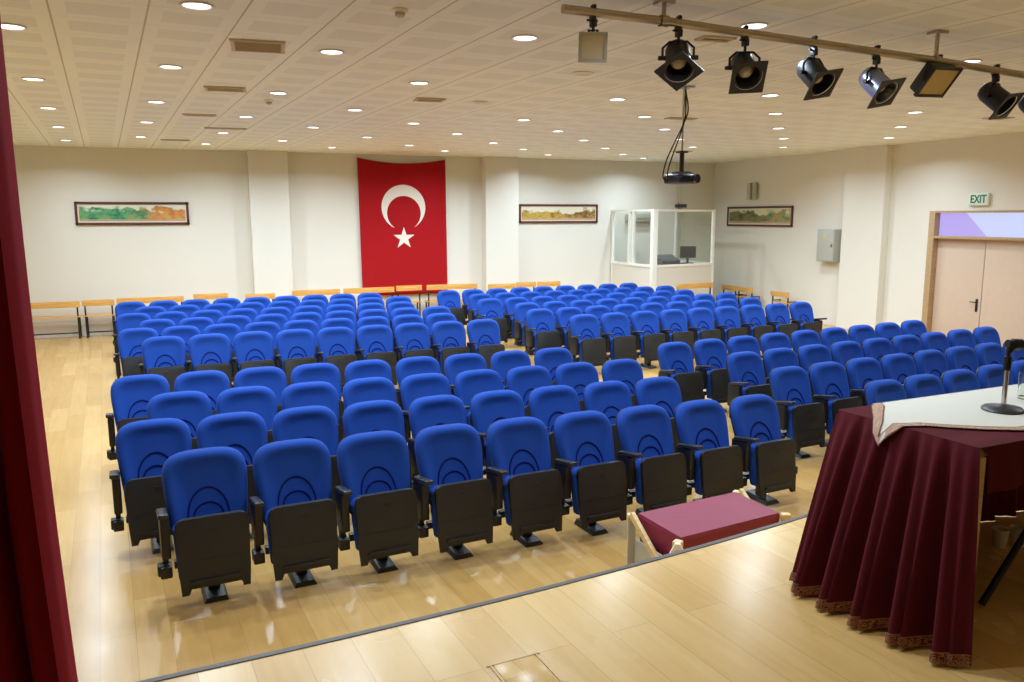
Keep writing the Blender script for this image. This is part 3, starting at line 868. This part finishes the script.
# ------------------------------------------------------------------ projector
PX, PY = 5.157, 7.836
r = empty('projector', (PX, PY, CEIL))
m = MB(); m.box((.02, 0, -.01), (.16, .16, .02), bevel=.004); m.tube([(.0, 0, -.02), (0, 0, -.72)], .011, 10); m.tube([(.03, 0, -.02), (0, 0, -.36)], .008, 8); m.build('ceiling_rod', M_CHROME, r)
m = MB(); m.tube([(-.0, 0, -.70), (-.0, 0, -.93)], .026, 12); m.box((0, 0, -.94), (.16, .14, .02), bevel=.004); m.box((0, 0, -.715), (.10, .10, .02), bevel=.004); m.build('drop_tube', M_STEEL, r)
body = MB(); body.box((.0, 0, -1.01), (.31, .28, .11), bevel=.04, seg=3); body.box((.0, 0, -.965), (.2, .2, .05), bevel=.02); bd = body.build('projector_body', M_NAVY, r); bd.rotation_euler = (0, 0, radians(14))
bd.location = (0, 0, 0)
m = MB(); m.lathe([(0, -.165), (.035, -.165), (.045, -.185), (.05, -.19), (.05, -.15)], 18, axis='Y', c=(.08, .02, -1.01)); m.build('lens', M_SCREEN, bd)
m = MB()
for k in range(6): m.box((-.12 + k * .02, -.1405, -1.01), (.008, .006, .06))
m.build('air_slots', M_STEEL, bd)
tag(r, 'dark projector hanging from the ceiling on a thin rod', 'projector')
r = empty('projector_cable', (PX, PY, CEIL))
for k, dx in enumerate((0.0, .055)):
    m = MB(); pts = []
    ctrl = [(.02, 0, -.03), (.05 - k * .03, -.02, -.25), (.0, -.02, -.40), (-.08 + dx * .5, -.02, -.55), (-.20 + dx, -.02, -.78), (-.245 + dx, -.02, -.92), (-.25 + dx, -.02, -1.0), (-.19, -.02, -1.05)]
    for i in range(len(ctrl) - 1):
        p0 = Vector(ctrl[max(0, i - 1)]); p1 = Vector(ctrl[i]); p2 = Vector(ctrl[i + 1]); p3 = Vector(ctrl[min(len(ctrl) - 1, i + 2)])
        for s in range(6):
            t = s / 6
            pts.append(.5 * ((2 * p1) + (p2 - p0) * t + (2 * p0 - 5 * p1 + 4 * p2 - p3) * t * t + (3 * p1 - p0 - 3 * p2 + p3) * t ** 3))
    pts.append(Vector(ctrl[-1]))
    m.tube(pts, .008, 8); m.build('cable', M_STEEL, r)
tag(r, 'two black cables looping from the ceiling down to the projector', 'cable')

# ------------------------------------------------------------------ lighting bar
PB = [Vector((2.28, 4.87, 3.765)), Vector((3.04, 4.87, 3.752)), Vector((5.51, 4.87, 3.662)), Vector((6.53, 4.87, 3.610)), Vector((7.9, 4.87, 3.56))]
def bar_z(x):
    for a, b in zip(PB, PB[1:]):
        if x <= b.x: return a.z + (b.z - a.z) * (x - a.x) / (b.x - a.x)
    return PB[-1].z
r = empty('lighting_bar', (5.0, 4.87, CEIL)); linv = Matrix.Translation(r.location).inverted()
m = MB(); m.tube([PB[0] + (PB[-1] - PB[0]) * i / 8 for i in range(9)], .029, 14)
m2 = MB(); m2.tube([Vector((x, 4.87, bar_z(x))) for x in (2.28, 3.04, 3.9, 4.7, 5.51, 6.1, 6.6, 7.9)], .029, 14)
m.bm.free()
o = m2.build('bar_pipe', M_ALU, r); o.matrix_parent_inverse = linv
for x in (3.03, 5.52, 7.6):
    m = MB(); m.tube([(x, 4.87, CEIL), (x, 4.87, bar_z(x))], .016, 10); m.box((x, 4.87, CEIL - .012), (.11, .11, .024), bevel=.004); m.lathe([(.038, -.03), (.038, .03)], 14, axis='X', c=(x, 4.87, bar_z(x)))
    o = m.build('hanger_rod', M_ALU, r); o.matrix_parent_inverse = linv
tag(r, 'long metal lighting bar hanging from the ceiling above the stage front', 'lighting bar')

def aim_matrix(dv, roll):
    """local -Z looks along dv"""
    dv = Vector(dv).normalized()
    q = dv.to_track_quat('-Z', 'Y')
    return q.to_matrix().to_4x4() @ Matrix.Rotation(roll, 4, 'Z')
def clamp_part(r):
    m = MB()
    pts = [(0, .04 * cos(t), .04 * sin(t) ) for t in [radians(a) for a in range(-120, 121, 24)]]
    m.tube(pts, .013, 8)
    m.box((0, 0, -.065), (.035, .05, .05), bevel=.006); m.tube([(-.045, 0, -.05), (.03, 0, -.05)], .008, 8)
    m.tube([(0, 0, -.08), (0, 0, -.125)], .010, 8)
    return m.build('hook_clamp', M_STEEL, r)
def spotlight(x, dv, roll, label, drop=.215, can_mat=None):
    r = empty('stage_spotlight', (x, 4.87, bar_z(x)))
    clamp_part(r)
    A = aim_matrix(dv, 0); pivot = Vector((0, 0, -drop))
    # yoke: a strap bent over the can, square to the aim's horizontal
    h = Vector((A[0][0], A[1][0], 0)).normalized()
    m = MB(); w = .105
    p = [pivot + h * w, pivot + h * w + Vector((0, 0, .065)), pivot + h * .06 + Vector((0, 0, .105)), pivot - h * .06 + Vector((0, 0, .105)), pivot - h * w + Vector((0, 0, .065)), pivot - h * w]
    m.tube(p, .009, 6)
    for s in (-1, 1): m.tube([pivot + h * (w - .02) * s, pivot + h * (w + .03) * s], .016, 8)
    m.build('yoke', M_STEEL, r)
    m = MB()   # can: rear dome, barrel, open front lip
    m.lathe([(0, .13), (.04, .125), (.072, .105), (.084, .07), (.086, .0), (.088, -.10), (.098, -.105), (.098, -.125), (.084, -.125), (.080, -.02), (.078, .02)], 28)
    can = m.build('can', can_mat or M_STEEL, r); can.matrix_local = Matrix.Translation(pivot) @ A @ Matrix.Rotation(roll, 4, 'Z')
    m = MB(); m.lathe([(.079, .0), (.07, .035), (.035, .06), (.0, .065)], 24); rf = m.build('reflector', M_LAMPG, can)
    m = MB(); m.lathe([(0, -.088), (.028, -.080), (.048, -.058), (.055, -.025), (.046, .02)], 20); m.build('lamp_globe', M_DIFF, can)
    # square colour-filter frame with a round opening
    m = MB(); n = 32; a_ = .118; z = -.135
    sq = []; ci = []
    for k in range(n):
        t = 2 * pi * k / n
        c, s = cos(t), sin(t); kq = a_ / max(abs(c), abs(s))
        sq.append((c * kq, s * kq)); ci.append((c * .098, s * .098))
    V = [[m.bm.verts.new((x_, y_, zz)) for x_, y_ in loop] for loop, zz in ((ci, z + .006), (sq, z + .006), (sq, z - .006), (ci, z - .006))]
    for a in range(4):
        P_, Q_ = V[a], V[(a + 1) % 4]
        for k in range(n): m.bm.faces.new((P_[k], P_[(k + 1) % n], Q_[(k + 1) % n], Q_[k]))
    m.build('filter_frame', M_STEEL, can, angle=30)
    tag(r, label, 'spotlight', 'black stage spotlights on the lighting bar')
    return r
spotlight(3.15, (-.30, -.60, -.78), radians(45), 'black stage spotlight with its square frame turned like a diamond, leftmost of six', drop=.225)
spotlight(3.70, (-.28, -.72, -.62), radians(-3), 'black stage spotlight second from the left, frame facing the stage squarely', drop=.235)
spotlight(4.312, (.10, -.66, -.62), radians(-14), 'black stage spotlight third from the left, between the bare can and the square-on spotlight', drop=.215)
spotlight(4.915, (.12, -.66, -.60), radians(-14), 'stage spotlight with a bare silvery can, just left of the wide floodlight', drop=.225, can_mat=M_FOIL)
spotlight(6.20, (.16, -.64, -.56), radians(-10), 'black stage spotlight just right of the wide floodlight', drop=.205)
spotlight(6.68, (.10, -.60, -.60), radians(-10), 'black stage spotlight cut off by the right edge of the photo', drop=.24)

def floodlight(x, dv, roll, w, h, label, drop, glass, edge):
    r = empty('floodlight', (x, 4.87, bar_z(x)))
    clamp_part(r)
    A = aim_matrix(dv, roll); pivot = Vector((0, 0, -drop))
    m = MB(); m.box((0, 0, .05), (w, h, .09), bevel=.025, seg=3)
    m.box((0, 0, .11), (w * .5, h * .5, .05), bevel=.015)
    for k in range(5): m.box((-w * .3 + k * w * .15, 0, .10), (.008, h * .7, .03))
    hs = m.build('housing', M_STEEL, r); hs.matrix_local = Matrix.Translation(pivot) @ A
    m = MB(); t = .022
    for (c, s) in (((0, h / 2, -.005), (w + t, t, .03)), ((0, -h / 2, -.005), (w + t, t, .03)), ((w / 2, 0, -.005), (t, h, .03)), ((-w / 2, 0, -.005), (t, h, .03))): m.box(c, s, bevel=.003)
    m.build('front_frame', edge, hs)
    m = MB(); m.box((0, 0, -.006), (w - t, h - t, .012)); m.build('front_glass', glass, hs)
    hx = Vector((A[0][0], A[1][0], A[2][0])).normalized()
    m = MB(); k = w / 2 + .03
    if w < .2: k = .03
    m.tube([pivot + hx * k, pivot + hx * k * .9 + Vector((0, 0, drop * .5)), Vector((0, 0, -.115)) , pivot - hx * k * .9 + Vector((0, 0, drop * .5)), pivot - hx * k], .010, 6)
    m.build('yoke', M_STEEL, r)
    tag(r, label, 'floodlight', 'floodlights on the lighting bar')
floodlight(2.50, (-.44, -.80, -.26), radians(2), .165, .165, 'small pale-faced floodlight at the left end of the lighting bar', .215, M_DIFF, M_GREY)
floodlight(5.56, (.08, -.64, -.55), radians(-3), .31, .24, 'wide floodlight with a yellowish glass front between the spotlights', .155, M_LAMPG if False else plain('yellowish_flood_glass', (188, 164, 104), .35), M_STEEL)

# ------------------------------------------------------------------ stage curtain
m = MB(); rows = []
def curt(x, z):
    s = x + .424   # 0 at the leading edge, negative outwards
    ph = s / .145 * 2 * pi
    return 2.42 + .052 * sin(ph + .8) + .02 * sin(ph * 2.3 + 1) - .1 * s * 0
for j in range(25):
    z = .83 + (CEIL - .06 - .83) * j / 24
    row = []
    for i in range(141):
        x = -.424 - 2.4 * i / 140
        fl_ = (1 - j / 24) ** 3 * .05
        row.append((x + fl_ * (1 + .2 * sin(i)), curt(x, z) , z))
    rows.append(row)
m.grid(rows); cu_ = m.build('stage_curtain', M_CURT, angle=80)
sm = cu_.modifiers.new('solid', 'SOLIDIFY'); sm.thickness = .006
tag(cu_, 'maroon velvet stage curtain hanging along the left side of the view', 'curtain')
m = MB(); m.box((-1.6, 2.42, CEIL - .03), (2.6, .05, .05), bevel=.006)
cr = m.build('curtain_track', M_GREY); tag(cr, 'metal ceiling track the maroon stage curtain hangs from', 'curtain rail')

# ------------------------------------------------------------------ table on the stage
TZ = 1.55
TA, TB = Vector((2.785, 2.858)), Vector((2.83, 2.152))         # far-left and near-left corners
TL = 2.1
ta = radians(3.0); ex = Vector((cos(ta), sin(ta)))
TC, TD = TA + ex * TL, TB + ex * TL
tb = empty('table', ((TA.x + TC.x) / 2, (TA.y + TB.y) / 2, STAGE)); tinv = Matrix.Translation(tb.location).inverted()
def tpart(m, n, mat, par, inv_, **k):
    o = m.build(n, mat, par, **k); o.matrix_parent_inverse = inv_; return o
m = MB(); m.prism([(p.x, p.y) for p in (TA + ex * .012 - Vector((0, .012)), TB + ex * .012 + Vector((0, .012)), TD - ex * .012 + Vector((0, .012)), TC - ex * .012 - Vector((0, .012)))], TZ - .04, TZ - .006, 'XY')
tpart(m, 'tabletop', M_PINE, tb, tinv)
for c, dx, dy in ((TA, .05, -.05), (TB, .026, .016), (TC, -.05, -.05), (TD, -.05, .05)):
    m = MB(); m.box((c.x + dx, c.y + dy, (STAGE + TZ - .04) / 2 + .001), (.032, .032, TZ - .04 - STAGE - .002), bevel=.004); tpart(m, 'leg', M_PINE, tb, tinv)
tag(tb, 'wooden table on the stage hidden under the maroon cloth', 'table')

cl = empty('tablecloth', (2.83, 2.5, STAGE)); cinv = Matrix.Translation(cl.location).inverted()
hemA, hemB = Vector((2.425, 2.715)), Vector((2.56, 1.90))
NT, NS = 110, 26
def side_pt(t, s):
    top = TA.lerp(TB, t); bot = hemA.lerp(hemB, t)
    bulge = -.045 * sin(pi * t)
    p = top.lerp(bot, s ** .92)
    ph = t * 5.0 * 2 * pi
    amp = .042 * s ** .6 * min(1, t * 8 + .25) * min(1, (1 - t) * 8 + .25)
    f = (sin(ph + 1.1 + .9 * sin(ph)) + .45 * sin(ph * 2 + .5)) * amp * 1.25
    y = p.y + .018 * s * sin(ph + 2.2)
    return Vector((p.x + f + bulge * s, y, TZ + .002 - (TZ - STAGE - .012) * s - .0 * f))
m = MB()
m.grid([[side_pt(t / NT, s / NS) for t in range(NT + 1)] for s in range(NS + 1)])
# audience side: hangs to the floor with soft folds
def far_pt(t, s):
    p = TA + ex * TL * t; side0 = side_pt(0, s)
    q = Vector((p.x, p.y, TZ + .002 - (TZ - STAGE - .001) * s))
    k = max(0, 1 - t * 9)
    fold = (.028 * sin(t * 75) + .012 * sin(t * 160)) * s * (1 - k)
    q.y += fold + .02 * s
    return q.lerp(Vector((side0.x + (p.x - TA.x), side0.y, side0.z)), k)
m.grid([[far_pt(t / 120, s / 12) for t in range(121)] for s in range(13)])
# top
m.grid([[(*(TA.lerp(TB, v / 4) + ex * TL * u / 10), TZ + .002) for u in range(11)] for v in range(5)])
# presenters' side: a short valance
def near_pt(t, s):
    p = TB + ex * TL * t
    return (p.x + .050 * (1 - t) * min(1, s * 6) , p.y - .012 * s + .010 * s * sin(t * 70), TZ + .002 - .192 * s)
m.grid([[near_pt(t / 80, s / 5) for t in range(81)] for s in range(6)])
bmesh.ops.remove_doubles(m.bm, verts=m.bm.verts, dist=.0008)
o = m.build('cloth', M_MAROON, cl, angle=80); o.matrix_parent_inverse = cinv
# embroidered hem following the folds
m = MB(); rows = []
for s in (0.950, .967, .984, .999):
    row = []
    for t in range(NT + 1):
        p = side_pt(t / NT, s); row.append((p.x - .006, p.y, p.z))
    rows.append(row)
m.grid(rows, uv=lambda u, v: (u * 14, v))
o = m.build('embroidered_hem', M_HEM, cl, angle=80); o.matrix_parent_inverse = cinv
tag(cl, 'long maroon pleated tablecloth with a gold embroidered hem, on the stage table', 'tablecloth')

# white cloth on top
wc = empty('table_runner', (3.5, 2.6, TZ)); winv = Matrix.Translation(wc.location).inverted()
z1 = TZ + .007
far = lambda x: TA.y + (x - TA.x) * math.tan(ta) - .003
near = lambda x: TB.y + (x - TB.x) * math.tan(ta) + .035
border = [(2.804, 2.495), (2.90, 2.465), (2.97, 2.405), (3.09, 2.32), (3.215, 2.255), (3.45, near(3.45) + .03), (3.9, near(3.9) + .02), (4.85, near(4.85) + .02)]
topl = [(2.795, 2.655), (2.90, 2.765), (2.97, 2.838), (3.012, far(3.012)), (3.215, far(3.215)), (3.45, far(3.45)), (3.9, far(3.9)), (4.85, far(4.85))]
rows = []
for (a, b) in zip(border, topl):
    rows.append([(a[0] + (b[0] - a[0]) * k / 6, a[1] + (b[1] - a[1]) * k / 6, z1) for k in range(7)])
m = MB(); m.grid(rows)
# corner hanging over the table's end
tip = Vector((2.708, 2.535, 1.470))
g0, g1 = Vector((*border[0], z1)), Vector((*topl[0], z1))
tri = []
for i in range(6):
    s = i / 5
    a = g0.lerp(tip, s); b = g1.lerp(tip, s)
    bul = -.016 * sin(pi * s)
    tri.append([(a + (b - a) * k / 6) + Vector((bul, 0, 0)) for k in range(7)])
m.grid(tri)
# far side overhang
m.grid([[(x, far(x) + .008 + .006 * s_, z1 - .16 * s_ / 3) for x in [3.012 + (4.85 - 3.012) * k / 20 for k in range(21)]] for s_ in range(4)])
bmesh.ops.remove_doubles(m.bm, verts=m.bm.verts, dist=.0008)
o = m.build('linen', M_LINEN, wc, angle=80); o.matrix_parent_inverse = winv
m = MB()
def band(outer, inner):
    m.grid([[Vector(p) for p in outer], [Vector(p) for p in inner]], uv=lambda u, v: (u * 9, v))
U = Vector((-.003, 0, .0025))
def lift(p): return Vector((p[0], p[1], p[2] if len(p) > 2 else z1)) + U
e1, e2 = g1.lerp(g0, .36), g1.lerp(g0, .66)
mid = tip.lerp((e1 + e2) / 2, .40) + Vector((-.022, 0, 0))
bow = Vector((-.018, 0, 0))
band([lift((*topl[3],)), lift((*topl[2],)), lift((*topl[1],)), lift(g1), lift(g1.lerp(tip, .5) + bow), lift(tip)],
     [lift((3.066, far(3.066) - .002)), lift((3.02, 2.80)), lift((2.93, 2.72)), lift(e1), lift(e1.lerp(mid, .6)), lift(mid)])
band([lift(tip), lift(tip.lerp(g0, .5) + bow), lift(g0)] + [lift(p) for p in border[1:]],
     [lift(mid), lift(mid.lerp(e2, .6)), lift(e2)] + [lift((x + .02, y + .05)) for x, y in border[1:]])
o = m.build('embroidered_border', M_TRIMC, wc, angle=80); o.matrix_parent_inverse = winv
tag(wc, 'white cloth with a red embroidered border lying on the maroon tablecloth', 'tablecloth')

# microphone stand, microphone, glass
ZT = z1 + .001
r = empty('microphone_stand', (3.465, 2.54, ZT))
m = MB(); m.lathe([(0, 0), (.088, 0), (.09, .006), (.08, .016), (.03, .024), (.016, .03), (0, .03)], 32); m.build('stand_base', plain('dark_base', (58, 60, 62), .4), r)
m = MB(); m.tube([(.004, 0, .025), (.004, 0, .215)], .011, 14); m.build('stem', M_CHROME, r)
m = MB(); m.tube([(.004, 0, .19), (.004, 0, .255)], .0165, 14); m.tube([(.004, 0, .25), (.006, 0, .285)], .009, 10); m.build('height_collar', M_STEEL, r)
m = MB(); m.tube([(.004, 0, .27), (.010, -.002, .295), (.03, -.006, .312), (.062, -.014, .308)], [.013, .020, .027, .027], 12); m.build('clip', M_STEEL, r)
tag(r, 'short microphone stand with a round dark base on the white cloth', 'microphone stand')
r = empty('microphone', (3.50, 2.53, ZT + .31))
rot = Euler((0, radians(98), radians(-14)))
m = MB(); m.lathe([(0, -.045), (.018, -.045), (.021, .10), (.024, .11)], 16); o = m.build('handle_tube', M_STEEL, r); o.rotation_euler = rot
m = MB(); m.lathe([(.024, .11), (.030, .125), (.030, .15), (.020, .175), (0, .18)], 16); m.build('grille_head', M_DGREY, o)
tag(r, 'black microphone resting in the clip of the stand', 'microphone')
r = empty('drinking_glass', (3.79, 2.67, ZT))
m = MB(); m.lathe([(0, .0), (.030, .0), (.036, .13), (.034, .13), (.028, .012), (0, .010)], 24); m.build('glass_body', M_GLASS, r)
tag(r, 'clear drinking glass on the white cloth behind the microphone', 'glass')

# things below the table
r = empty('side_chair', (3.50, 2.02, STAGE), radians(2))
m = MB(); m.box((0, 0, .45), (.42, .42, .05), bevel=.02, seg=3); m.build('seat', M_DGREY, r)
m = MB(); m.box((0, -.22, .72), (.40, .035, .26), bevel=.015, seg=3); m.build('backrest', M_DGREY, r)
for sx in (-1, 1):
    m = MB(); m.tube([(sx * .20, .18, .44), (sx * .45, .24, .012)] if sx < 0 else [(sx * .20, .18, .44), (sx * .26, .24, .012)], .014, 10); m.build('leg', M_STEEL, r)
    m = MB(); m.tube([(sx * .19, -.24, .85), (sx * .19, -.20, .44), (sx * .22, -.28, .012)], .013, 10); m.build('leg', M_STEEL, r)
tag(r, 'black chair tucked under the near side of the stage table', 'chair')
for (x, y, lab) in ((3.70, 2.66, 'white paper cup on the stage under the table, nearest the table leg'), (3.80, 2.64, 'white paper cup on the stage under the table, at the edge of the photo')):
    m = MB(); m.lathe([(0, 0), (.028, 0), (.038, .095), (.040, .097), (.036, .097), (.027, .004), (0, .004)], 20)
    o = m.build('paper_cup', M_PAPER); o.location = (x, y, STAGE + .001); tag(o, lab, 'cup', 'paper cups under the table')

# ------------------------------------------------------------------ carpeted step before the stage
st = empty('stage_step', (3.18, 4.36, 0)); sinv = Matrix.Translation(st.location).inverted()
q = [Vector((2.72, 4.545)), Vector((3.605, 4.65)), Vector((3.625, 4.185)), Vector((2.75, 4.07))]
def spart(m, n, mat, **k):
    o = m.build(n, mat, st, **k); o.matrix_parent_inverse = sinv; return o
cq = sum(q, Vector((0, 0))) / 4
m = MB(); bt = [cq + (p - cq) * .90 for p in q]
ins = [cq + (p - cq) * .985 for p in q]
A4 = [m.bm.verts.new((p.x, p.y, .45)) for p in ins]; E4 = [m.bm.verts.new((p.x, p.y, .425)) for p in q]; B4 = [m.bm.verts.new((p.x, p.y, .03)) for p in bt]
m.bm.faces.new(A4)
for U, W in ((A4, E4), (E4, B4)):
    for k in range(4): m.bm.faces.new((U[k], U[(k + 1) % 4], W[(k + 1) % 4], W[k]))
spart(m, 'carpet_cover', M_STEPC, smooth=False)
for p in q:
    dv = (p - cq).normalized(); c = p + dv * .04; ang = math.atan2(dv.y, dv.x)
    m = MB()
    m.box((c.x, c.y, .20), (.05, .045, .40), rot=Euler((0, 0, ang)), bevel=.004, mi=1)
    m.box((c.x, c.y, .42), (.062, .056, .05), rot=Euler((0, 0, ang)), bevel=.010, mi=0)
    lg = spart(m, 'leg', [M_PINE, M_GREY])
    if p is q[3]:
        face = Vector((-c.x, -c.y)).normalized(); sidev = Vector((-face.y, face.x)); o3 = c + face * .03
        m = MB(); tri_ = [(-.085, .30), (.085, .30), (.016, .445), (-.016, .445)]
        A3 = [m.bm.verts.new((o3.x + sidev.x * a, o3.y + sidev.y * a, z)) for a, z in tri_]
        B3 = [m.bm.verts.new((o3.x + sidev.x * a + face.x * .025, o3.y + sidev.y * a + face.y * .025, z)) for a, z in tri_]
        m.bm.faces.new(A3); m.bm.faces.new(B3)
        for k in range(4): m.bm.faces.new((A3[k], A3[(k + 1) % 4], B3[(k + 1) % 4], B3[k]))
        spart(m, 'corner_bracket', M_PAPER, smooth=False)
        m = MB(); m.lathe([(0, -.004), (.013, -.004), (.013, .004), (0, .004)], 12, axis='Y'); bo2 = spart(m, 'bolt_head', M_STEEL)
        hp = o3 + face * .031
        bo2.matrix_parent_inverse = sinv @ Matrix.Translation((hp.x, hp.y, .385)) @ Matrix.Rotation(math.atan2(face.y, face.x) + pi / 2, 4, 'Z')
# slanting wooden braces on the two ends
for a, b in ((q[0], q[3]), (q[1], q[2])):
    dv = ((a + b) / 2 - cq).normalized(); off = dv * .05
    m = MB(); P0 = Vector((a.x + off.x, a.y + off.y, .455)); P1 = Vector((b.x + off.x, b.y + off.y, .12)); 
    d3 = P1 - P0; c3 = (P0 + P1) / 2
    m.box(c3, (d3.length, .03, .045), rot=d3.to_track_quat('X', 'Z').to_matrix(), bevel=.004)
    spart(m, 'brace', M_PINE)
m = MB()
for a, b in ((q[0], q[3]), (q[1], q[2])):
    dv = ((a + b) / 2 - cq).normalized() * .03
    c = (a + b) / 2 + dv; L_ = (a - b).length
    m.box((c.x, c.y, .15), (.012, L_ * .9, .26), rot=Euler((0, 0, math.atan2((a - b).y, (a - b).x) - pi / 2)))
spart(m, 'side_board', M_GREY)
tag(st, 'low wooden step covered in maroon carpet on the floor before the stage', 'step')

# floor socket lid flush in the stage boards
r = empty('floor_hatch', (1.04, 2.50, STAGE), radians(4))
m = MB(); m.box((0, 0, .0015), (.17, .20, .003), bevel=.001); m.build('hatch_lid', M_STAGE, r)
m = MB()
for (c, s) in (((0, .105, .002), (.22, .008, .004)), ((0, -.105, .002), (.22, .008, .004)), ((.095, 0, .002), (.008, .21, .004)), ((-.095, 0, .002), (.008, .21, .004))): m.box(c, s)
m.build('hatch_rim', M_PINE, r)
tag(r, 'small square socket lid set into the stage floor near the front', 'floor hatch')

# ------------------------------------------------------------------ world and view
w = bpy.data.worlds.new('world'); SC.world = w; w.use_nodes = True
w.node_tree.nodes['Background'].inputs['Color'].default_value = (.9, .9, 1, 1)
w.node_tree.nodes['Background'].inputs['Strength'].default_value = .05
SC.view_settings.view_transform = 'Standard'
try: SC.view_settings.look = 'None'
except Exception: pass
SC.view_settings.exposure = 0.0; SC.view_settings.gamma = 1.0
SC.view_settings.use_curve_mapping = False
SC.cycles.use_denoising = True
SC.cycles.max_bounces = 10; SC.cycles.diffuse_bounces = 6; SC.cycles.glossy_bounces = 4; SC.cycles.transmission_bounces = 8
SC.cycles.sample_clamp_indirect = 6.0
SC.cycles.caustics_reflective = False; SC.cycles.caustics_refractive = False
